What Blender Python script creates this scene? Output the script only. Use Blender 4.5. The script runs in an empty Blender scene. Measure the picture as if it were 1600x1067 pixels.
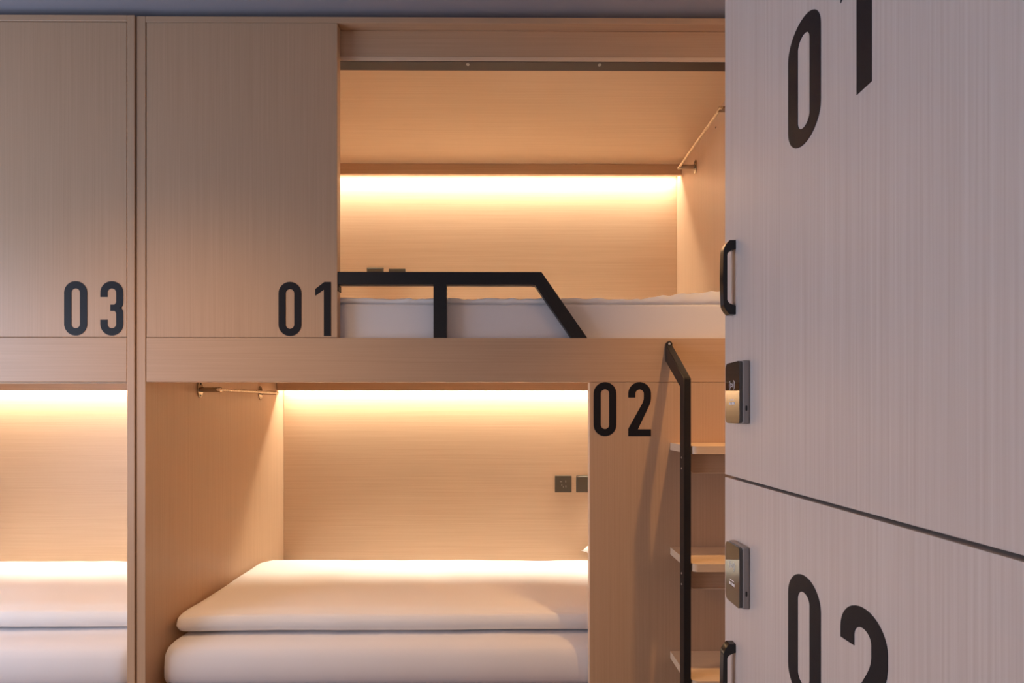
import bpy, bmesh, math, random
from mathutils import Vector, noise

# ------------------------------------------------------------------ camera, light, exposure
S = bpy.context.scene
COL = S.collection
FPX = 755.6                    # 17 mm shift lens on a 36 mm frame, 1600 px wide
cam_d = bpy.data.cameras.new('camera')
cam = bpy.data.objects.new('camera', cam_d)
COL.objects.link(cam)
YAW = math.radians(0.25)
cam.location = (0, 0, 0)
cam.rotation_euler = (math.radians(90), 0, -YAW)
cam_d.sensor_width = 36
cam_d.lens = 17.0
cam_d.shift_x = -FPX*math.tan(YAW)/1600
cam_d.shift_y = 116.5/1600
cam_d.clip_start = 0.02
S.camera = cam
S.view_settings.view_transform = 'Standard'
S.view_settings.look = 'None'
S.view_settings.gamma = 1
S.view_settings.exposure = 0.0
S.view_settings.use_curve_mapping = False

w = bpy.data.worlds.new('world')
w.use_nodes = True
w.node_tree.nodes['Background'].inputs[0].default_value = (0.55, 0.65, 0.85, 1)
w.node_tree.nodes['Background'].inputs[1].default_value = 0.3
S.world = w
try:
    S.cycles.max_bounces = 10
    S.cycles.diffuse_bounces = 6
    S.cycles.sample_clamp_indirect = 8
except Exception:
    pass


def lamp(name, kind, loc, energy, color, **kw):
    d = bpy.data.lights.new(name, kind)
    d.energy = energy
    d.color = color
    rot = kw.pop('rot', (0, 0, 0))
    for k, v in kw.items():
        setattr(d, k, v)
    o = bpy.data.objects.new(name, d)
    o.location = loc
    o.rotation_euler = rot
    COL.objects.link(o)
    return o


WARM = (1.0, 0.56, 0.22)
LED_W = 6.1                  # watts per metre of the strips in the bunks
LED_SPREAD = 95
# daylight through the window of the left wall
lamp('window_daylight', 'AREA', (-3.14, 0.40, 0.05), 52, (0.66, 0.77, 1.0), shape='RECTANGLE', size=1.5, size_y=1.8,
     rot=(0, math.radians(-90), 0))
# downlight of the aisle beside the lockers: it draws the ladder's shadows
lamp('aisle_downlight', 'SPOT', (0.72, 0.97, 1.27), 62, WARM, spot_size=math.radians(84), spot_blend=0.9, shadow_soft_size=0.022)
# downlights over the middle of the room, behind the camera
lamp('room_downlight', 'SPOT', (-1.05, 0.74, 1.27), 125, (1.0, 0.60, 0.30), spot_size=math.radians(120), spot_blend=0.9, shadow_soft_size=0.25)
lamp('room_downlight', 'SPOT', (-2.3, 0.72, 1.27), 40, (1.0, 0.60, 0.30), spot_size=math.radians(120), spot_blend=0.9, shadow_soft_size=0.25)


# ------------------------------------------------------------------ materials
def principled(name, color, rough=0.5, metal=0.0, ior=None, spec=None):
    m = bpy.data.materials.new(name)
    m.use_nodes = True
    b = m.node_tree.nodes['Principled BSDF']
    b.inputs['Base Color'].default_value = (*color, 1)
    b.inputs['Roughness'].default_value = rough
    b.inputs['Metallic'].default_value = metal
    if ior: b.inputs['IOR'].default_value = ior
    if spec is not None: b.inputs['Specular IOR Level'].default_value = spec
    return m, b


def wood(name, base, grain, contrast=0.07, fine=230.0, rough=0.42, spec=0.5):
    """oak laminate: fine streaks running along the axis `grain`"""
    m, b = principled(name, base, rough, spec=spec)
    nt = m.node_tree
    N, L = nt.nodes, nt.links
    tc = N.new('ShaderNodeTexCoord')
    facs = []
    for sc, lng, wgt in ((fine, 2.2, 0.78), (fine*0.35, 0.8, 0.22)):
        mp = N.new('ShaderNodeMapping')
        v = [sc, sc, sc]
        v['xyz'.index(grain)] = lng
        mp.inputs['Scale'].default_value = v
        L.new(tc.outputs['Object'], mp.inputs['Vector'])
        nz = N.new('ShaderNodeTexNoise')
        nz.inputs['Scale'].default_value = 1.0
        nz.inputs['Detail'].default_value = 3.0
        nz.inputs['Roughness'].default_value = 0.6
        L.new(mp.outputs[0], nz.inputs['Vector'])
        mu = N.new('ShaderNodeMath'); mu.operation = 'MULTIPLY'
        mu.inputs[1].default_value = wgt
        L.new(nz.outputs['Fac'], mu.inputs[0])
        facs.append(mu)
    ad = N.new('ShaderNodeMath'); ad.operation = 'ADD'
    L.new(facs[0].outputs[0], ad.inputs[0]); L.new(facs[1].outputs[0], ad.inputs[1])
    cr = N.new('ShaderNodeValToRGB')
    cr.color_ramp.elements[0].position = 0.32
    cr.color_ramp.elements[1].position = 0.68
    lo = [c*(1-contrast*k) for c, k in zip(base, (1.0, 1.25, 1.4))]
    hi = [min(1, c*(1+contrast*k)) for c, k in zip(base, (0.7, 0.9, 1.0))]
    cr.color_ramp.elements[0].color = (*lo, 1)
    cr.color_ramp.elements[1].color = (*hi, 1)
    L.new(ad.outputs[0], cr.inputs[0])
    L.new(cr.outputs[0], b.inputs['Base Color'])
    bp = N.new('ShaderNodeBump')
    bp.inputs['Strength'].default_value = 0.05
    bp.inputs['Distance'].default_value = 0.0005
    L.new(ad.outputs[0], bp.inputs['Height'])
    L.new(bp.outputs[0], b.inputs['Normal'])
    return m


OAK = (0.57, 0.376, 0.236)
M = {}
for g in 'xyz':
    M['oak_'+g] = wood('oak_laminate_'+g, OAK, g)
M['edge'] = wood('oak_edge_band', (0.76, 0.56, 0.38), 'x', 0.05)
M['edge_z'] = wood('oak_edge_band_upright', (0.76, 0.56, 0.38), 'z', 0.05)
PALE = (0.575, 0.51, 0.475)
M['pale'] = wood('pale_oak_laminate', PALE, 'z', 0.10, 300.0, 0.38)


def cloth(name, color, bump=0.15, scale=900):
    m, b = principled(name, color, 0.85, spec=0.2)
    nt = m.node_tree
    tc = nt.nodes.new('ShaderNodeTexCoord')
    nz = nt.nodes.new('ShaderNodeTexNoise'); nz.inputs['Scale'].default_value = scale
    bp = nt.nodes.new('ShaderNodeBump'); bp.inputs['Strength'].default_value = bump
    bp.inputs['Distance'].default_value = 0.0004
    nt.links.new(tc.outputs['Object'], nz.inputs['Vector'])
    nt.links.new(nz.outputs['Fac'], bp.inputs['Height'])
    nt.links.new(bp.outputs[0], b.inputs['Normal'])
    b.inputs['Sheen Weight'].default_value = 0.1
    return m


M['sheet'] = cloth('white_cotton_sheet', (0.80, 0.77, 0.77))
M['quilt'] = cloth('white_cotton_quilt', (0.90, 0.875, 0.85))
M['black'] = principled('black_powder_coat', (0.012, 0.011, 0.012), 0.42)[0]
M['vinyl'] = principled('black_vinyl', (0.012, 0.012, 0.016), 0.5, spec=0.22)[0]
M['plastic'] = principled('black_gloss_plastic', (0.008, 0.008, 0.009), 0.16)[0]
M['nickel'] = principled('brushed_nickel', (0.78, 0.70, 0.58), 0.28, 1.0)[0]
M['polished'] = principled('polished_nickel', (0.42, 0.36, 0.29), 0.15, 1.0)[0]
M['screw'] = principled('steel_screw', (0.7, 0.7, 0.72), 0.3, 1.0)[0]
M['dark'] = principled('dark_hole', (0.01, 0.01, 0.01), 0.6)[0]
M['taupe'] = principled('bronze_grey_socket', (0.105, 0.085, 0.062), 0.38, 0.35)[0]
M['taupe2'] = principled('socket_pin_holes', (0.33, 0.29, 0.24), 0.5)[0]
M['grey'] = principled('satin_grey_metal', (0.36, 0.32, 0.30), 0.45, 0.0)[0]
M['glass'] = principled('black_glass', (0.006, 0.006, 0.006), 0.03, 0.0, ior=1.95)[0]
M['print'] = principled('white_print', (0.75, 0.78, 0.85), 0.5)[0]
M['ceil'] = principled('ceiling_paint', (0.33, 0.335, 0.39), 0.9)[0]
M['wall'] = principled('wall_paint', (0.62, 0.58, 0.55), 0.9)[0]
M['underside'] = principled('dark_brown_underside', (0.045, 0.02, 0.011), 0.5)[0]
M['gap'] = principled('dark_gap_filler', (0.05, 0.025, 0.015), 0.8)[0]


def speckle(m, amt, scale):
    nt = m.node_tree
    b = nt.nodes['Principled BSDF']
    tc = nt.nodes.new('ShaderNodeTexCoord')
    nz = nt.nodes.new('ShaderNodeTexNoise'); nz.inputs['Scale'].default_value = scale; nz.inputs['Detail'].default_value = 4
    mr = nt.nodes.new('ShaderNodeMapRange')
    r = b.inputs['Roughness'].default_value
    mr.inputs['To Min'].default_value = max(0, r-amt); mr.inputs['To Max'].default_value = min(1, r+amt)
    nt.links.new(tc.outputs['Object'], nz.inputs['Vector'])
    nt.links.new(nz.outputs['Fac'], mr.inputs[0]); nt.links.new(mr.outputs[0], b.inputs['Roughness'])


for k, a_, s_ in (('black', .08, 300), ('vinyl', .05, 40), ('plastic', .03, 60), ('nickel', .08, 400), ('screw', .05, 300), ('dark', .1, 50),
                  ('taupe', .06, 300), ('taupe2', .05, 300), ('grey', .06, 500), ('glass', .005, 20), ('print', .05, 50), ('ceil', .05, 80),
                  ('wall', .05, 80), ('gap', .1, 60)):
    speckle(M[k], a_, s_)


def emissive(name, color, strength):
    m = bpy.data.materials.new(name); m.use_nodes = True
    b = m.node_tree.nodes['Principled BSDF']
    b.inputs['Base Color'].default_value = (0.8, 0.8, 0.8, 1)
    b.inputs['Emission Color'].default_value = (*color, 1)
    b.inputs['Emission Strength'].default_value = strength
    return m


LEDC = (1.0, 0.92, 0.74)
M['led'] = emissive('warm_led_strip', LEDC, 25.0)
M['lampglow'] = emissive('downlight_glow', (1.0, 0.75, 0.5), 3.0)

fl, fb = principled('grey_floor_vinyl', (0.22, 0.19, 0.17), 0.5)
nt = fl.node_tree
nz = nt.nodes.new('ShaderNodeTexNoise'); nz.inputs['Scale'].default_value = 6
cr = nt.nodes.new('ShaderNodeValToRGB')
cr.color_ramp.elements[0].color = (0.26, 0.20, 0.155, 1); cr.color_ramp.elements[1].color = (0.33, 0.26, 0.20, 1)
nt.links.new(nz.outputs['Fac'], cr.inputs[0]); nt.links.new(cr.outputs[0], fb.inputs['Base Color'])
M['floor'] = fl


# ------------------------------------------------------------------ mesh helpers
def box(bm, a, b, bevel=0.0, seg=2):
    x0, y0, z0 = a; x1, y1, z1 = b
    vs = [bm.verts.new(p) for p in ((x0,y0,z0),(x1,y0,z0),(x1,y1,z0),(x0,y1,z0),(x0,y0,z1),(x1,y0,z1),(x1,y1,z1),(x0,y1,z1))]
    fs = [bm.faces.new([vs[i] for i in q]) for q in ((0,3,2,1),(4,5,6,7),(0,1,5,4),(1,2,6,5),(2,3,7,6),(3,0,4,7))]
    if bevel > 0:
        es = list({e for f in fs for e in f.edges})
        bmesh.ops.bevel(bm, geom=es, offset=bevel, segments=seg, affect='EDGES', profile=0.6)


def extrude_poly(bm, pts, frm, thick):
    """pts 2D -> prism; frm(u, v, t) gives the 3D point"""
    n = len(pts)
    A = [bm.verts.new(frm(u, v, 0)) for u, v in pts]
    B = [bm.verts.new(frm(u, v, thick)) for u, v in pts]
    fa = bm.faces.new(A); fb_ = bm.faces.new(list(reversed(B)))
    fa.normal_update(); fb_.normal_update()
    for i in range(n):
        bm.faces.new((A[i], B[i], B[(i+1) % n], A[(i+1) % n]))


def ring_strip(bm, left, right, frm, thick, closed):
    """band between two point rows, extruded"""
    n = len(left)
    rows = [[bm.verts.new(frm(u, v, t)) for u, v in side] for side in (left, right) for t in (0, thick)]
    l0, l1, r0, r1 = rows
    m = n if closed else n-1
    for i in range(m):
        j = (i+1) % n
        bm.faces.new((l0[i], l0[j], r0[j], r0[i]))
        bm.faces.new((l1[i], r1[i], r1[j], l1[j]))
        bm.faces.new((l0[i], l1[i], l1[j], l0[j]))
        bm.faces.new((r0[i], r0[j], r1[j], r1[i]))
    if not closed:
        bm.faces.new((l0[0], r0[0], r1[0], l1[0]))
        bm.faces.new((l0[-1], l1[-1], r1[-1], r0[-1]))


def tube(bm, pts, r, n=16, cap=True):
    pts = [Vector(p) for p in pts]
    rings = []
    up = None
    for i, p in enumerate(pts):
        d = (pts[min(i+1, len(pts)-1)] - pts[max(i-1, 0)]).normalized()
        if up is None:
            up = Vector((0, 0, 1)) if abs(d.z) < 0.9 else Vector((1, 0, 0))
        a = d.cross(up).normalized(); b = d.cross(a).normalized()
        up = b.cross(d)*-1 if False else up
        rr = r[i] if isinstance(r, (list, tuple)) else r
        rings.append([bm.verts.new(p + a*rr*math.cos(2*math.pi*k/n) + b*rr*math.sin(2*math.pi*k/n)) for k in range(n)])
    for A, B in zip(rings, rings[1:]):
        for k in range(n):
            bm.faces.new((A[k], A[(k+1) % n], B[(k+1) % n], B[k]))
    if cap:
        bm.faces.new(list(reversed(rings[0]))); bm.faces.new(rings[-1])


def soft_box(bm, a, b, r, cell=0.03, fn=None):
    """box with round edges on a dense grid, then displaced by fn(p, normal)->Vector"""
    a = Vector(a); b = Vector(b); c = (a+b)/2; h = (b-a)/2
    n = [max(4, int(round((b[i]-a[i])/cell))) for i in range(3)]
    if not hasattr(r, '__len__'): r = (r, r, r)
    tag = {}
    def vert(i, j, k):
        key = (i, j, k)
        if key in tag: return tag[key]
        q = []
        for ax, t in enumerate((i, j, k)):
            # denser towards the ends
            u = t/n[ax]
            u = 0.5-0.5*math.cos(math.pi*u) if n[ax] <= 12 else u
            q.append((u*2-1)*h[ax])
        inner = [max(-(h[ax]-r[ax]), min(h[ax]-r[ax], q[ax])) for ax in range(3)]
        d = Vector([(q[ax]-inner[ax])/r[ax] for ax in range(3)])
        nrm = d.normalized() if d.length > 1e-6 else Vector((0, 0, 1))
        mx = max(abs(d.x), abs(d.y), abs(d.z))
        if d.length > 1e-6:
            d = d.normalized()*mx
        p = c + Vector([inner[ax]+d[ax]*r[ax] for ax in range(3)])
        if fn: p = p + fn(p, nrm)
        tag[key] = bm.verts.new(p)
        return tag[key]
    nx, ny, nz_ = n
    def quad(f, flip):
        if flip: f = f[::-1]
        bm.faces.new([vert(*v) for v in f])
    for i in range(nx):
        for j in range(ny):
            quad([(i,j,0),(i,j+1,0),(i+1,j+1,0),(i+1,j,0)], False)
            quad([(i,j,nz_),(i,j+1,nz_),(i+1,j+1,nz_),(i+1,j,nz_)], True)
    for i in range(nx):
        for k in range(nz_):
            quad([(i,0,k),(i+1,0,k),(i+1,0,k+1),(i,0,k+1)], False)
            quad([(i,ny,k),(i+1,ny,k),(i+1,ny,k+1),(i,ny,k+1)], True)
    for j in range(ny):
        for k in range(nz_):
            quad([(0,j,k),(0,j+1,k),(0,j+1,k+1),(0,j,k+1)], True)
            quad([(nx,j,k),(nx,j+1,k),(nx,j+1,k+1),(nx,j,k+1)], False)


def link(name, bm, mat, parent=None, smooth=False, label=None):
    bmesh.ops.recalc_face_normals(bm, faces=bm.faces[:])
    if parent is not None:
        off = world_loc(parent)
        bmesh.ops.translate(bm, verts=bm.verts[:], vec=-off)
    me = bpy.data.meshes.new(name)
    bm.to_mesh(me); bm.free()
    me.materials.append(mat)
    if smooth:
        for p in me.polygons: p.use_smooth = True
        if smooth != 'all':
            me.set_sharp_from_angle(angle=math.radians(40))
    o = bpy.data.objects.new(name, me)
    COL.objects.link(o)
    if parent is not None: o.parent = parent
    if label: o['label'] = label
    return o


def world_loc(o):
    v = Vector(o.location)
    while o.parent is not None:
        o = o.parent
        v += Vector(o.location)
    return v


def root(name, label, cat, loc, group=None):
    o = bpy.data.objects.new(name, None)
    o.empty_display_size = 0.05
    COL.objects.link(o)
    o.location = loc
    o['label'] = label; o['category'] = cat
    if group: o['group'] = group
    return o


def tag(o, label, cat, group=None):
    o['label'] = label; o['category'] = cat
    if group: o['group'] = group
    return o


def pbox(name, a, b, mat, parent, bevel=0.0008, label=None):
    bm = bmesh.new()
    box(bm, a, b, bevel, 1)
    return link(name, bm, mat, parent, label=label)


def struct(name, a, b, mat):
    bm = bmesh.new(); box(bm, a, b)
    o = link(name, bm, mat); o['kind'] = 'structure'
    return o


# ------------------------------------------------------------------ numerals (unit: metre), DIN-like
PX = 1/492.0
NW, NH, NS = 35.7*PX, 84.4*PX, 11.3*PX


def arc(cx, cy, r, a0, a1, n=14):
    return [(cx+r*math.cos(math.radians(a0+(a1-a0)*i/n)), cy+r*math.sin(math.radians(a0+(a1-a0)*i/n))) for i in range(n+1)]


def offset_path(path, d):
    L, R = [], []
    for i, (x, y) in enumerate(path):
        x0, y0 = path[max(i-1, 0)]; x1, y1 = path[min(i+1, len(path)-1)]
        dx, dy = x1-x0, y1-y0
        l = math.hypot(dx, dy) or 1
        nx, ny = -dy/l, dx/l
        L.append((x+nx*d/2, y+ny*d/2)); R.append((x-nx*d/2, y-ny*d/2))
    return L, R


def digit(ch, frm, parent):
    bm = bmesh.new()
    T = 0.0007
    ro = NW/2; ri = NW/2-NS
    if ch == '0':
        outer = arc(ro, NH-ro, ro, 0, 180, 18) + arc(ro, ro, ro, 180, 360, 18)
        inner = arc(ro, NH-ro, ri, 0, 180, 18) + arc(ro, ro, ri, 180, 360, 18)
        ring_strip(bm, outer, inner, frm, T, True)
    elif ch == '1':
        s = 24.6*PX
        pts = [(s, 0), (s, NH), (s-NS*0.92, NH), (0, NH-11*PX), (0, NH-21.5*PX), (s-NS, NH-12.2*PX), (s-NS, 0)]
        extrude_poly(bm, pts, frm, T)
    elif ch == '2':
        rm = (ro+ri)/2
        path = [(NS/2, NH-24*PX), (NS/2, NH-ro)] + arc(ro, NH-ro, rm, 180, 0, 20)[1:]
        path += [(NW-NS/2, NH-25*PX), (NW-NS/2-0.5*PX, NH-29*PX), (NW-NS/2-1.8*PX, NH-33*PX), (NW-NS/2-3.4*PX, NH-36.5*PX)]
        L, R = offset_path(path, NS)
        # the diagonal runs down to the foot at the left edge, then the foot goes right
        q = [(15.2*PX, 10.8*PX), (NW, 10.8*PX), (NW, 0), (0, 0), (0, 11.6*PX)]
        poly = L + list(reversed(q)) + list(reversed(R)) if False else None
        left_side, right_side = L, R
        # work out which side is outer (right) at the end
        if L[-1][0] > R[-1][0]: outer_, inner_ = L, R
        else: outer_, inner_ = R, L
        pts = outer_ + [(15.2*PX, 10.8*PX), (NW, 10.8*PX), (NW, 0), (0, 0), (0, 11.6*PX)] + list(reversed(inner_))
        extrude_poly(bm, pts, frm, T)
        bmesh.ops.triangulate(bm, faces=[f for f in bm.faces if len(f.verts) > 4])
    elif ch == '3':
        rm = (ro+ri)/2
        mid = NH/2+1*PX
        rr = rm
        up = [(NS/2, NH-24.6*PX), (NS/2, NH-ro)] + arc(ro, NH-ro, rm, 180, 0, 18)[1:]
        up += arc(NW-NS/2-9*PX, mid+9*PX, 9*PX, 0, -72, 8)
        dn = [(x, 2*mid-y) for x, y in reversed([(NS/2, NH-24.6*PX+2*PX), (NS/2, NH-ro+2*PX)] + [(a, b+2*PX) for a, b in arc(ro, NH-ro, rm, 180, 0, 18)[1:]] + arc(NW-NS/2-9*PX, mid+9*PX, 9*PX, 0, -72, 8))]
        L1, R1 = offset_path(up, NS); L2, R2 = offset_path(dn, NS)
        up_out, up_in = (L1, R1)
        dn_out, dn_in = (L2, R2)
        bar = [(15.5*PX, mid+4.9*PX), (15.5*PX, mid-4.9*PX)]
        # outer contour: start at the upper terminal outside, round to the waist, down the lower bowl, back inside
        pts = up_out[:-3] + [(NW-5.6*PX, mid+1.2*PX), (NW-5.6*PX, mid-1.2*PX)] + dn_out[3:] + list(reversed(dn_in[6:])) + \
            [(22*PX, mid-4.9*PX)] + [bar[1], bar[0]] + [(22*PX, mid+4.9*PX)] + list(reversed(up_in[:-6]))
        extrude_poly(bm, pts, frm, T)
        bmesh.ops.triangulate(bm, faces=[f for f in bm.faces if len(f.verts) > 4])
    return link('numeral', bm, M['vinyl'], parent, label='black numeral '+ch)


# ------------------------------------------------------------------ key distances (metres, camera at origin)
D = FPX/492.0                 # front plane of the bunks
DB = FPX/306.8                # inner back wall
FLOOR = -1.41
CEIL = 1.292
def fx(px): return (px-800)*PX
def fz(py): return (650-py)*PX

# ------------------------------------------------------------------ room shell
struct('floor', (-3.3, -2.3, FLOOR-0.05), (1.0, 2.7, FLOOR), M['floor'])
struct('ceiling', (-3.3, -2.3, CEIL), (1.0, 2.7, CEIL+0.05), M['ceil'])
struct('wall_back', (-3.3, 2.6, FLOOR), (1.0, 2.7, CEIL), M['wall'])
struct('wall_right', (0.93, -2.3, FLOOR), (1.0, 2.6, CEIL), M['wall'])
struct('wall_front', (-3.3, -2.4, FLOOR), (1.0, -2.3, CEIL), M['wall'])
# left wall with the window opening
bm = bmesh.new()
WY0, WY1, WZ0, WZ1 = -0.55, 1.35, -0.6, 0.9
for a, b in (((-3.3, -2.3, FLOOR), (-3.2, WY0, CEIL)), ((-3.3, WY1, FLOOR), (-3.2, 2.6, CEIL)),
             ((-3.3, WY0, FLOOR), (-3.2, WY1, WZ0)), ((-3.3, WY0, WZ1), (-3.2, WY1, CEIL))):
    box(bm, a, b)
o = link('wall_left', bm, M['wall']); o['kind'] = 'structure'
bm = bmesh.new()
for a, b in (((-3.29, WY0, WZ0), (-3.21, WY0+0.05, WZ1)), ((-3.29, WY1-0.05, WZ0), (-3.21, WY1, WZ1)),
             ((-3.29, WY0, WZ0), (-3.21, WY1, WZ0+0.05)), ((-3.29, WY0, WZ1-0.05), (-3.21, WY1, WZ1)),
             ((-3.28, 0.375, WZ0), (-3.22, 0.425, WZ1))):
    box(bm, a, b)
o = link('window_1', bm, M['grey']); o['kind'] = 'structure'
gl = bpy.data.materials.new('window_glass'); gl.use_nodes = True
gb = gl.node_tree.nodes['Principled BSDF']
gb.inputs['Transmission Weight'].default_value = 1; gb.inputs['Roughness'].default_value = 0.0
gb.inputs['IOR'].default_value = 1.45
bm = bmesh.new(); box(bm, (-3.253, WY0+0.05, WZ0+0.05), (-3.247, WY1-0.05, WZ1-0.05))
link('window_pane', bm, gl, o)
# baseboard of the wall behind the lockers
struct('baseboard_right', (0.915, -2.3, FLOOR), (0.93, 1.0, FLOOR+0.08), M['wall'])


# ------------------------------------------------------------------ one two-storey bunk cabinet
ZT = 1.266                    # top of cabinet
ZC = 1.247                    # upper sleeping space: ceiling
ZR = 0.248                    # top of the middle beam
ZB = 0.108                    # bottom of the middle beam
ZC2 = 0.18                    # lower sleeping space: ceiling
VB = 0.050                    # height of the light pelmets
YV = FPX/(266/0.841)          # front of the light pelmets
YB2 = DB + 0.018


def screw(name, c, axis, r, parent, mat='screw', t=0.0012):
    bm = bmesh.new()
    v = Vector(axis)
    tube(bm, [Vector(c), Vector(c)+v*t*0.6, Vector(c)+v*t], [r, r, r*0.7], 12)
    return link(name, bm, M[mat], parent, smooth=True)


def clothes_rail(parent, wall_x, side, ya, yb, za, zb, arm=0.076):
    """side +1: sticks out towards +x from the wall at wall_x"""
    xe = wall_x + side*arm
    bm = bmesh.new()
    tube(bm, [(xe, ya-0.012, za), (xe, yb+0.012, zb)], 0.0058, 18)
    rail = link('clothes_rail', bm, M['nickel'], parent, smooth=True)
    for y, z in ((ya, za), (yb, zb)):
        bm = bmesh.new()
        tube(bm, [(wall_x+side*0.003, y, z), (xe+side*0.004, y, z)], 0.0095, 18)
        link('arm', bm, M['polished'], rail, smooth=True)
        bm = bmesh.new()
        n = 28
        for t0, rr in ((0, 1.0),):
            A = [bm.verts.new((wall_x+side*0.0005, y+0.0155*math.cos(2*math.pi*k/n), z+0.031*math.sin(2*math.pi*k/n))) for k in range(n)]
            B = [bm.verts.new((wall_x+side*0.0040, y+0.0155*math.cos(2*math.pi*k/n), z+0.031*math.sin(2*math.pi*k/n))) for k in range(n)]
            C2 = [bm.verts.new((wall_x+side*0.0052, y+0.0135*math.cos(2*math.pi*k/n), z+0.029*math.sin(2*math.pi*k/n))) for k in range(n)]
            for k in range(n):
                j = (k+1) % n
                bm.faces.new((A[k], A[j], B[j], B[k])); bm.faces.new((B[k], B[j], C2[j], C2[k]))
            bm.faces.new(A); bm.faces.new(C2)
        link('flange', bm, M['polished'], rail, smooth=True)
        for s in (-1, 1):
            screw('screw', (wall_x+side*0.0052, y, z+s*0.0215), (side, 0, 0), 0.0030, rail, 'dark')
    return rail


def power_socket(parent, cx, cz, y, kind):
    h = 0.0425
    bm = bmesh.new()
    box(bm, (cx-h, y-0.0085, cz-h), (cx+h, y-0.0002, cz+h), 0.0022, 2)
    pl = link('power_socket' if kind == 'socket' else 'light_switch', bm, M['taupe'], parent,
              label='bronze grey socket plate' if kind == 'socket' else 'bronze grey blank switch plate')
    if kind == 'socket':
        for (dx, dz, wd, ht) in ((-0.012, 0.012, .010, .003), (0.012, 0.014, .003, .010), (0.0, -0.014, .003, .009), (0.013, -0.012, .004, .010), (-.008, -.004, .003, .008)):
            bm = bmesh.new()
            box(bm, (cx+dx-wd/2, y-0.0092, cz+dz-ht/2), (cx+dx+wd/2, y-0.0085, cz+dz+ht/2))
            link('pin_slot', bm, M['taupe2'], pl)
    else:
        bm = bmesh.new()
        box(bm, (cx-h+0.004, y-0.0105, cz-h+0.004), (cx+h-0.004, y-0.0085, cz+h-0.004), 0.001, 1)
        link('rocker', bm, M['taupe'], pl)
    return pl


def led(parent, x0, x1, ztop):
    bm = bmesh.new()
    box(bm, (x0, YV+0.039, ztop-0.0012), (x1, YV+0.049, ztop-0.0005))
    L_ = lamp('led_strip_light', 'AREA', ((x0+x1)/2, YV+0.044, ztop-0.0016), LED_W*(x1-x0), LEDC, shape='RECTANGLE', size=x1-x0, size_y=0.010)
    L_.data.spread = math.radians(LED_SPREAD)
    return link('led_strip', bm, M['led'], parent, label='glowing warm white light strip')


def valance(parent, x0, x1, ztop, zbot):
    return pbox('light_pelmet', (x0, YV, zbot), (x1, YV+0.016, ztop), M['oak_x'], parent)


def pod(label, xl, xr, st_l, st_r, yf, board_end=None):
    """carcass shared by both bunk cabinets; xl..xr inner width"""
    r = root('bunk_bed', label, 'bunk bed', ((xl+xr)/2, yf, FLOOR), 'bunk beds built into wooden cabinets')
    pbox('side_panel', (xl-st_l, yf, FLOOR), (xl, YB2, ZT), M['oak_z'], r)
    pbox('side_panel', (xr, yf, FLOOR), (xr+st_r, YB2, ZT), M['oak_z'], r)
    pbox('top_panel', (xl+0.0005, yf, ZC), (xr-0.0005, YB2, ZT), M['oak_x'], r)
    pbox('back_panel', (xl+0.0005, DB, FLOOR+0.05), (xr-0.0005, YB2, ZC-0.0005), M['oak_x'], r)
    # pelmet over the upper opening: fascia with a lip board
    pbox('fascia', (xl+0.001, yf+0.030, 1.1615), (xr-0.001, yf+0.046, ZC-0.001), M['oak_x'], r)
    # middle beam and upper deck
    pbox('front_beam', (xl+0.002, yf+0.0005, ZB), (xr-0.002, yf+0.020, ZR), M['oak_x'], r)
    pbox('bed_deck', (xl+0.001, yf+0.021, ZC2), (xr-0.001, DB-0.001, ZC2+0.03), M['oak_x'], r)
    pbox('bed_deck', (xl+0.001, yf+0.021, -0.935), (xr-0.001, DB-0.001, -0.905), M['oak_x'], r)
    pbox('front_board', (xl+0.002, yf+0.0005, FLOOR+0.06), ((board_end or xr)-0.002, yf+0.020, -0.868), M['oak_x'], r)
    # light pelmets and strips
    valance(r, xl+0.001, xr-0.001, ZC-0.0005, ZC-VB-0.003)
    led(r, xl+0.004, xr-0.004, ZC)
    valance(r, xl+0.001, xr-0.001, ZC2-0.0005, ZC2-VB-0.004)
    led(r, xl+0.004, xr-0.004, ZC2)
    return r


XL, XR = fx(229), 258/306.8
b1 = pod('oak bunk bed cabinet with numerals 01 and 02, the middle one', XL, XR, 0.028, 0.03, D, fx(921.8))
XL3, XR3 = -3.19, fx(202.2)
b3 = pod('oak bunk bed cabinet with numerals 03, cut off by the left edge', XL3, XR3, 0.01, 0.0230, D-0.004)

# header board lip over the upper opening (front edge is lighter)
XD = fx(527.3)                # right edge of the closed door
def header(r, x0, x1):
    pbox('header_board', (x0, D+0.028, 1.1475), (x1, D+0.068, 1.1612), M['edge'], r, label='paler edge banded board')
    pbox('header_underside', (x0, D+0.0295, 1.1455), (x1, D+0.068, 1.1473), M['underside'], r, bevel=0, label='dark brown underside of the header board')  # thin slab coloured dark brown along the bottom of the header board
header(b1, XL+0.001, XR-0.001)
# re-do: small ring plugs under the header board
for px in (731, 937):
    x = (px-800)*(D+0.040)/FPX
    screw('screw_cap', (x, D+0.040, 1.1455), (0, 0, -1), 0.006, b1, 'taupe2', 0.0015)

# sliding door of the upper berth
bm = bmesh.new()
box(bm, (XL+0.0035, D+0.0, ZR+0.0015), (XD, D+0.027, ZC-0.0012), 0.0008, 1)
door1 = link('door', bm, M['oak_z'], b1)
Z0 = fz(525.2)
def frontal(x0, z0, y):
    return lambda u, v, t: (x0+u, y-t, z0+v)
digit('0', frontal(fx(436.0), Z0, D), door1)
digit('1', frontal(fx(493.2), Z0, D), door1)
bm = bmesh.new()
box(bm, (-2.6, D-0.004, ZR+0.0015), (fx(201.4), D+0.023, ZC-0.004), 0.0008, 1)
door3 = link('door', bm, M['oak_z'], b3)
digit('0', frontal(fx(105.0), fz(525.0), D-0.004), door3)
digit('3', frontal(fx(160.9), fz(525.0), D-0.004), door3)

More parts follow.
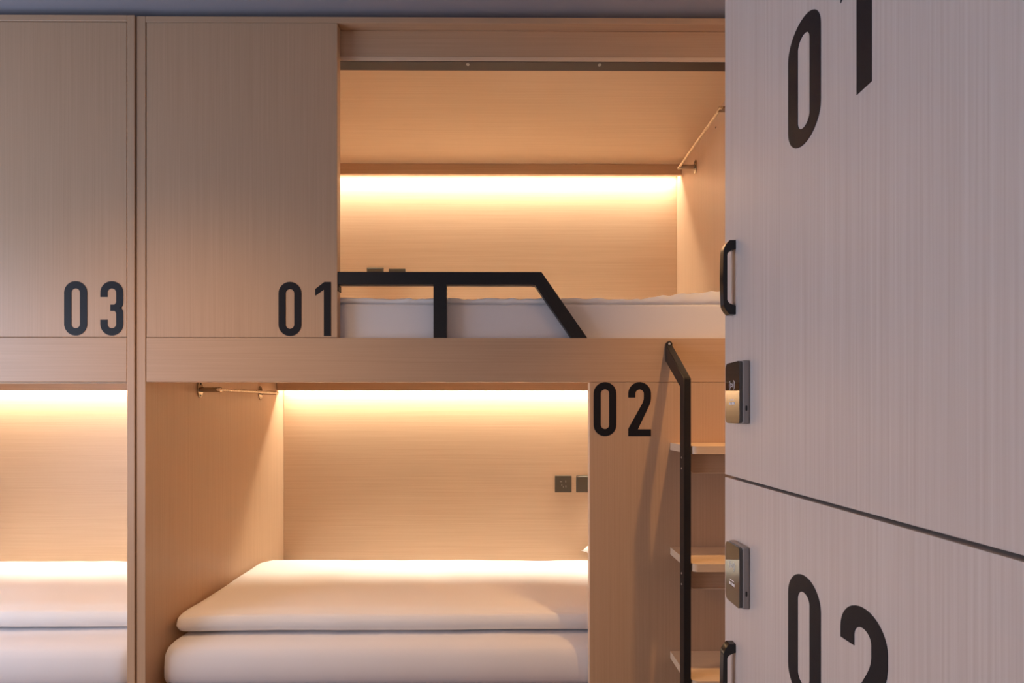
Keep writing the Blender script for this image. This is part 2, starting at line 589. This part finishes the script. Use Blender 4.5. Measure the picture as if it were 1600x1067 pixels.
# front panel with 02 to the right of the lower opening
XP = fx(921.8)
bm = bmesh.new()
box(bm, (XP, D+0.0005, FLOOR+0.06), (XR-0.002, D+0.020, ZB-0.0012), 0.0006, 1)
panel2 = link('front_panel', bm, M['oak_z'], b1)
digit('0', frontal(fx(927.6), fz(681.4), D+0.0005), panel2)
digit('2', frontal(fx(981.8), fz(681.4), D+0.0005), panel2)
# jamb and head lining of the lower opening
pbox('jamb', (XP-0.0006, D+0.0205, -0.90), (XP+0.018, D+0.036, ZB+0.001), M['edge_z'], b1, label='paler edge banded jamb')
pbox('head_lining', (XL+0.001, D+0.0205, ZB), (XP-0.001, D+0.032, ZB+0.07), M['edge'], b1, label='paler edge banded head board')
pbox('head_lining', (XL3+0.001, D+0.0205, ZB-0.004), (XR3-0.001, D+0.032, ZB+0.07), M['edge'], b3, label='paler edge banded head board')

# sockets
def back_px(px, py): return (px-800)/306.8, (650-py)/306.8
for px, py, k in ((587, 432, 'switch'), (621, 433.5, 'socket'), (880, 756, 'socket'), (913.2, 756, 'switch')):
    x, z = back_px(px, py)
    power_socket(b1, x, z, DB, k)
x, z = back_px(-10.5, 757)
power_socket(b3, x, z, DB, 'switch')

# clothes rails
clothes_rail(b1, XR, -1, 1.775, 2.206, 1.128, 1.139)
clothes_rail(b1, XL, 1, 1.80, 2.23, 0.098, 0.107)
screw('screw', (XR-0.0005, 1.99, 1.19), (-1, 0, 0), 0.004, b1, 'dark')

# ------------------------------------------------------------------ guard rail (welded flat bar)
GY0, GY1 = D+0.0015, D+0.0255
gr = root('guard_rail', 'black metal guard rail with a sloping end, on the edge of the upper bunk', 'guard rail', (fx(700), D+0.013, ZR))
def frm_g(u, v, t): return (fx(u), GY0+t, fz(v))
bm = bmesh.new()
extrude_poly(bm, [(527.6, 424.6), (846, 424.6), (846.6, 425.2), (917.8, 527.7), (893.5, 527.7), (836, 445.2), (831.5, 444.4), (527.6, 444.4)], frm_g, GY1-GY0)
link('rail_bar', bm, M['black'], gr)
bm = bmesh.new()
extrude_poly(bm, [(677.2, 444.4), (697.4, 444.4), (697.4, 527.7), (677.2, 527.7)], frm_g, GY1-GY0)
link('post', bm, M['black'], gr)
pbox('fixing_plate', (XD+0.0005, D+0.0015, fz(454.5)), (XD+0.0035, D+0.0265, fz(445)), M['black'], gr)

# ------------------------------------------------------------------ ladder
ld = root('ladder', 'wooden step ladder with a bent black handrail, fixed to the 02 panel', 'ladder', (0.6, D-0.08, FLOOR))
LX0, LX1 = 0.487, 0.507
YF, YK = 1.366, 1.401        # front and back of the upright
zc_f, zc_b = 0.107, 0.0845
prof = [(YF, FLOOR+0.001), (YF, zc_f), (D-0.006, 0.227), (D-0.0005, 0.227), (D-0.0005, 0.172), (D-0.006, 0.172), (YK, zc_b), (YK, FLOOR+0.001)]
bm = bmesh.new()
extrude_poly(bm, prof, lambda u, v, t: (LX0+t, u, v), LX1-LX0)
bmesh.ops.bevel(bm, geom=bm.edges[:], offset=0.0016, segments=2, affect='EDGES')
hr = link('handrail', bm, M['black'], ld, smooth=True)
# round bracket at the upper end
bm = bmesh.new()
tube(bm, [(0.497, D-0.0105, 0.2265), (0.497, D-0.0008, 0.2265)], 0.0100, 24)
br = link('bracket', bm, M['black'], hr, smooth=True)
screw('bolt', (0.497, D-0.0105, 0.2275), (0, -1, 0), 0.0040, hr, 'screw', 0.002)
SX1 = XR-0.01
for k, zt in enumerate((-0.085, -0.417, -0.747, -1.078)):
    # tread with a rounded front left corner
    x0, x1, y0, y1 = LX1+0.0004, SX1, YF-0.006, D-0.0006
    R_ = 0.018
    pts = [(x1, y1), (x0-0.004, y1), (x0-0.004, YK+0.0015), (x0, YK+0.001), (x0, y0+R_)] + arc(x0+R_, y0+R_, R_, 180, 270, 8)[1:] + [(x1, y0)]
    bm = bmesh.new()
    extrude_poly(bm, pts, lambda u, v, t, z=zt: (u, v, z-0.0225+t), 0.0225)
    st = link('step', bm, M['step'] if 'step' in M else M['edge'], ld)
    # hanging apron under the tread
    bm = bmesh.new()
    za, zb_ = zt-0.078, zt-0.0225
    pr = arc(LX1+0.016, za+0.014, 0.014, 180, 270, 8)
    pr = [(LX1+0.002, zb_)] + pr + [(SX1, za), (SX1, zb_)]
    extrude_poly(bm, pr, lambda u, v, t: (u, YF+0.022+t, v), 0.012)
    ap = link('apron', bm, M['oak_x'], st)
    bm = bmesh.new()
    rim = [(LX1+0.0015, zb_-0.012)] + arc(LX1+0.016, za+0.014, 0.0145, 180, 270, 10) + [(SX1, za-0.0005)]
    Lp, Rp = offset_path(rim, 0.0028)
    ring_strip(bm, Lp, Rp, lambda u, v, t: (u, YF+0.0185+t, v), 0.0034, False)
    link('rim', bm, M['edge'], st)
    for dz in (-0.034, -0.065):
        screw('screw', (LX0, (YF+YK)/2+0.002, zt+dz), (-1, 0, 0), 0.0032, hr, 'screw', 0.0015)

# ------------------------------------------------------------------ bedding
def wr(scale, amp, seed, top_only=False, zmin=None, stretch=(1, 1, 1)):
    def f(p, n):
        q = Vector((p.x*scale*stretch[0]+seed, p.y*scale*stretch[1], p.z*scale*stretch[2]))
        v = noise.fractal(q, 1.0, 2.0, 3)
        k = 1.0
        if zmin is not None: k = max(0.0, min(1.0, (p.z-zmin)/0.03))
        return n*(v*amp*k)
    return f


def mattress(name, label, x0, x1, y0, z0, z1, r, seed, group, amp=0.003):
    bm = bmesh.new()
    soft_box(bm, (x0, y0, z0), (x1, DB-0.006, z1), r, 0.025, wr(3.0, amp, seed, zmin=z0+0.02))
    o = link(name, bm, M['sheet'], None, smooth='all')
    return tag(o, label, 'mattress', group)


G_M = 'white mattresses of the bunk beds'
mattress('mattress', 'white sheeted mattress of the upper bunk, behind the black guard rail', XL+0.012, XR-0.008, D+0.032, 0.212, 0.364, (0.02, 0.005, 0.005), 1.0, G_M, 0.0006)
mattress('mattress', 'white sheeted mattress of the lower bunk 02, under the folded quilt', XL+0.006, XR-0.008, D+0.038, -0.903, -0.745, (0.045, 0.055, 0.055), 4.0, G_M)
mattress('mattress', 'white sheeted mattress of the lower bunk below 03, at the left edge', XL3+0.012, XR3-0.006, D+0.028, -0.903, -0.745, (0.045, 0.055, 0.055), 7.0, G_M)


def quilt(label, x0, x1, y0, y1, z0, z1, seed):
    def f(p, n):
        v = noise.fractal(Vector((p.x*2.2+seed, p.y*3.0, seed)), 1.0, 2.0, 3)
        v2 = noise.noise(Vector((p.x*9+seed, p.y*7, p.z*12)))
        top = max(0.0, min(1.0, (p.z-z0)/0.04))
        d = n*(v*0.007 + v2*0.002)*top
        # front edge wanders a little
        if n.y < -0.3:
            d.y += 0.010*noise.noise(Vector((p.x*1.6+seed, 0, 0)))
        # left end pinches in to a blunt corner
        e = (p.x-x0)
        if e < 0.20:
            d.z -= 0.012*(1-e/0.20)**2*top*max(0, min(1, (y0+0.45-p.y)/0.45))
        return d
    bm = bmesh.new()
    soft_box(bm, (x0, y0, z0), (x1, y1, z1), (0.045, 0.065, 0.042), 0.02, f)
    o = link('quilt', bm, M['quilt'], None, smooth='all')
    return tag(o, label, 'quilt', 'white folded quilts on the lower bunks')


quilt('white quilt spread flat on the lower bunk 02, with its tapered end at the left', XL+0.006, XR-0.01, 1.632, 2.27, -0.741, -0.664, 3.3)
quilt('white quilt on the lower bunk below 03, cut off by the left edge', XL3+0.02, XR3-0.008, 1.665, 2.27, -0.741, -0.664, 9.1)

# crumpled quilt on the upper mattress
def f_up(p, n):
    q = Vector((p.x*11, p.y*17, p.z*5))
    rdg = 1-abs(noise.noise(q))*2
    rdg2 = 1-abs(noise.noise(q*2.3+Vector((5, 2, 1))))*2
    k = 1.0 if n.z > 0.2 else 0.4
    lift = 0.0
    if n.z > 0.2:
        t = max(0, min(1, (p.x-0.38)/0.26))
        lift = 0.022*t*t*(3-2*t)
    if p.z < 0.3668: return Vector((0, 0, 0))
    return Vector((0, 0, 1))*((rdg-0.4)*0.007+(rdg2-0.4)*0.004)*k + Vector((0, n.y*0.006*rdg, lift))
bm = bmesh.new()
soft_box(bm, (XL+0.03, D+0.035, 0.3650), (XR-0.012, DB-0.03, 0.380), (0.007, 0.007, 0.007), 0.010, f_up)
o = link('quilt', bm, M['quilt'], None, smooth='all')
tag(o, 'thin crumpled white quilt lying on the upper mattress', 'quilt')

# pillow of the lower bunk: only its pointed corner shows past the 02 panel
bm = bmesh.new()
px0, px1, py0, py1, pz = 0.342, 0.80, 1.75, 2.40, -0.607
nx, ny = 26, 30
T_, B_ = {}, {}
for i in range(nx+1):
    for j in range(ny+1):
        u = i/nx*2-1; v = j/ny*2-1
        th = (max(0, 1-u**4)*max(0, 1-v**4))**0.5
        cx = (px0+px1)/2+(px1-px0)/2*u*(1-0.06*(1-v*v)); cy = (py0+py1)/2+(py1-py0)/2*v*(1-0.05*(1-u*u))
        w_ = 0.003*noise.noise(Vector((cx*8, cy*8, 1)))
        zc = pz-0.03-0.040*max(0, min(1, (cy-2.22)/0.17))**1.5*0.8
        T_[i, j] = bm.verts.new((cx, cy, zc+0.062*th+w_+0.001))
        B_[i, j] = T_[i, j] if (i in (0, nx) or j in (0, ny)) else bm.verts.new((cx, cy, zc-0.013*th+w_))
for i in range(nx):
    for j in range(ny):
        bm.faces.new((T_[i, j], T_[i+1, j], T_[i+1, j+1], T_[i, j+1]))
        bm.faces.new((B_[i, j], B_[i, j+1], B_[i+1, j+1], B_[i+1, j]))
o = link('pillow', bm, M['quilt'], None, smooth='all')
tag(o, 'white pillow of the lower bunk, its corner peeking out beside the 02 panel', 'pillow')

# ------------------------------------------------------------------ lockers
LX = 0.394
K = LX*FPX
LY0, LY1 = 0.20, 0.893        # near and far edge of the doors
SEAM = -0.110


def locker(label, z0, z1, n2, nz0, lock_z, handle_z, first):
    r = root('locker', label, 'locker', (LX+0.25, (LY0+LY1)/2, z0), 'numbered lockers stacked one over the other')
    # body: open-fronted carcass of five boards in one mesh
    bm = bmesh.new()
    box(bm, (LX+0.020, LY0+0.002, z0), (LX+0.50, LY1-0.0015, z1))
    link('body', bm, M['pale'], r)
    bm = bmesh.new()
    box(bm, (LX, LY0, z0+0.0016), (LX+0.0185, LY1, z1-0.0016), 0.0010, 2)
    dr = link('door', bm, M['pale'], r)
    frm = lambda u, v, t: (LX-t, 0.6875-u, nz0+v)
    digit('0', frm, dr)
    frm2 = lambda u, v, t: (LX-t, 0.6875-0.1100-u, nz0+v)
    if n2 == '1':
        frm2 = lambda u, v, t: (LX-t, 0.5275+24.6*PX-u, nz0+v)
    digit(n2, frm2, dr)
    # bow handle
    za, zb = handle_z
    y0, y1 = 0.849, 0.8625
    hb = bmesh.new()
    n = 26
    rows = []
    for i in range(n+1):
        t = i/n
        z = za+(zb-za)*t
        e = min(t, 1-t)*(zb-za)
        # outer and inner profile
        if e < 0.020: out = 0.0110+0.0108*math.sin(e/0.020*math.pi/2)**0.8
        else: out = 0.0218+0.0010*math.sin((e-0.020)/0.046*math.pi/2)
        rows.append((z, out, e))
    outer = [(LX-o_, z) for z, o_, e in rows]
    foot = 0.0165
    def inner(z, e):
        if e <= foot: return 0.0002
        q = min(1, (e-foot)/0.010)
        return 0.0002+0.0148*math.sqrt(1-(1-q)**2)
    zin = []
    for i in range(61):
        t = i/60
        z = za+(zb-za)*t
        e = min(t, 1-t)*(zb-za)
        zin.append((LX-inner(z, e), z))
    extrude_poly(hb, outer+list(reversed(zin)), lambda u, v, t: (u, y0+t, v), y1-y0)
    bmesh.ops.triangulate(hb, faces=[f for f in hb.faces if len(f.verts) > 4])
    link('handle', hb, M['plastic'], r, smooth=True, label='black plastic bow handle')
    # electronic lock
    la, lb = lock_z
    hb = bmesh.new()
    box(hb, (LX-0.0125, 0.7985, la), (LX-0.0002, 0.8520, lb), 0.0030, 3)
    lk = link('electronic_lock', hb, M['grey'], r, smooth=True, label='grey metal electronic lock')
    hb = bmesh.new()
    R_ = 0.009
    gy0, gy1, gz0, gz1 = 0.7992, 0.8514, la+0.0008, lb-0.0008
    pts = arc(gy0+R_*.5, gz0+R_*.5, R_*.5, 180, 270, 6)+arc(gy1-R_, gz0+R_, R_, 270, 360, 6)+arc(gy1-R_, gz1-R_, R_, 0, 90, 6)+arc(gy0+R_*.5, gz1-R_*.5, R_*.5, 90, 180, 6)
    extrude_poly(hb, pts, lambda u, v, t: (LX-0.0175+t, u, v), 0.0048)
    link('glass_cover', hb, M['glass'], lk, label='glossy black glass cover')
    hb = bmesh.new()
    zc = la+0.026
    pts = arc(LX-0.0062, zc+0.0030, 0.0014, 0, 180, 6)+arc(LX-0.0062, zc-0.0030, 0.0014, 180, 360, 6)
    extrude_poly(hb, pts, lambda u, v, t: (u, 0.7986-t, v), 0.0005)
    link('key_port', hb, M['dark'], lk, label='small black oval port')
    # printed marks on the glass: radio waves round a ring, two small lines of lettering
    xg = LX-0.01755
    zm = (la+lb)/2
    yc = 0.826
    for rr, a0, a1 in ((0.0060, -50, 50), (0.0060, 130, 230), (0.0100, -50, 50), (0.0100, 130, 230), (0.0024, 0, 350)):
        hb = bmesh.new()
        Lp, Rp = offset_path(arc(yc, zm+0.013, rr, a0, a1, 14), 0.0009)
        ring_strip(hb, Lp, Rp, lambda u, v, t: (xg-t, u, v), 0.0002, False)
        link('wave_mark', hb, M['print'], lk)
    for zz, hw, hh in ((zm-0.012, 0.0075, 0.0008),):
        hb = bmesh.new(); box(hb, (xg-0.0002, yc-hw, zz-hh), (xg, yc+hw, zz+hh)); link('printed_line', hb, M['print'], lk)
    for q in range(4):
        yy = yc-0.0095+q*0.0053
        hb = bmesh.new()
        box(hb, (xg-0.0002, yy, zm-0.0205), (xg, yy+0.0036, zm-0.0160))
        link('printed_character', hb, M['print'], lk)
    return r


locker('pale wooden locker door numbered 01, the upper of the two at the right', SEAM+0.0008, 1.10, '1', 0.3665, (-0.0130, 0.0925), (0.1790, 0.3098), True)
locker('pale wooden locker door numbered 02, the lower of the two at the right', -1.29, SEAM-0.0008, '2', -0.3865, (-0.3205, -0.2180), (-0.5320, -0.4010), False)
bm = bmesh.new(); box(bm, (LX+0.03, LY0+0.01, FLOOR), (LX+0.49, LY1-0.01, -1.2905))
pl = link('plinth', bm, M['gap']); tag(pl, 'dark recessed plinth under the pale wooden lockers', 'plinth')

# ------------------------------------------------------------------ recessed ceiling lights
def downlight(x, y, label):
    r = root('ceiling_light', label, 'ceiling light', (x, y, CEIL), 'recessed ceiling lights')
    bm = bmesh.new()
    n = 28
    A = [(0.055, 0), (0.055, -0.006), (0.048, -0.009), (0.042, -0.006), (0.040, -0.0005)]
    R = [[bm.verts.new((x+a*math.cos(2*math.pi*k/n), y+a*math.sin(2*math.pi*k/n), CEIL+b-0.0005)) for k in range(n)] for a, b in A]
    for P_, Q_ in zip(R, R[1:]):
        for k in range(n):
            bm.faces.new((P_[k], P_[(k+1) % n], Q_[(k+1) % n], Q_[k]))
    link('trim_ring', bm, M['grey'], r, smooth=True)
    bm = bmesh.new()
    tube(bm, [(x, y, CEIL-0.0035), (x, y, CEIL-0.0008)], 0.040, 28)
    link('diffuser', bm, M['lampglow'], r)
downlight(0.72, 0.97, 'round recessed ceiling light over the aisle beside the lockers')
downlight(-1.05, 0.74, 'round recessed ceiling light over the middle of the room')
downlight(-2.3, 0.72, 'round recessed ceiling light over the left of the room')
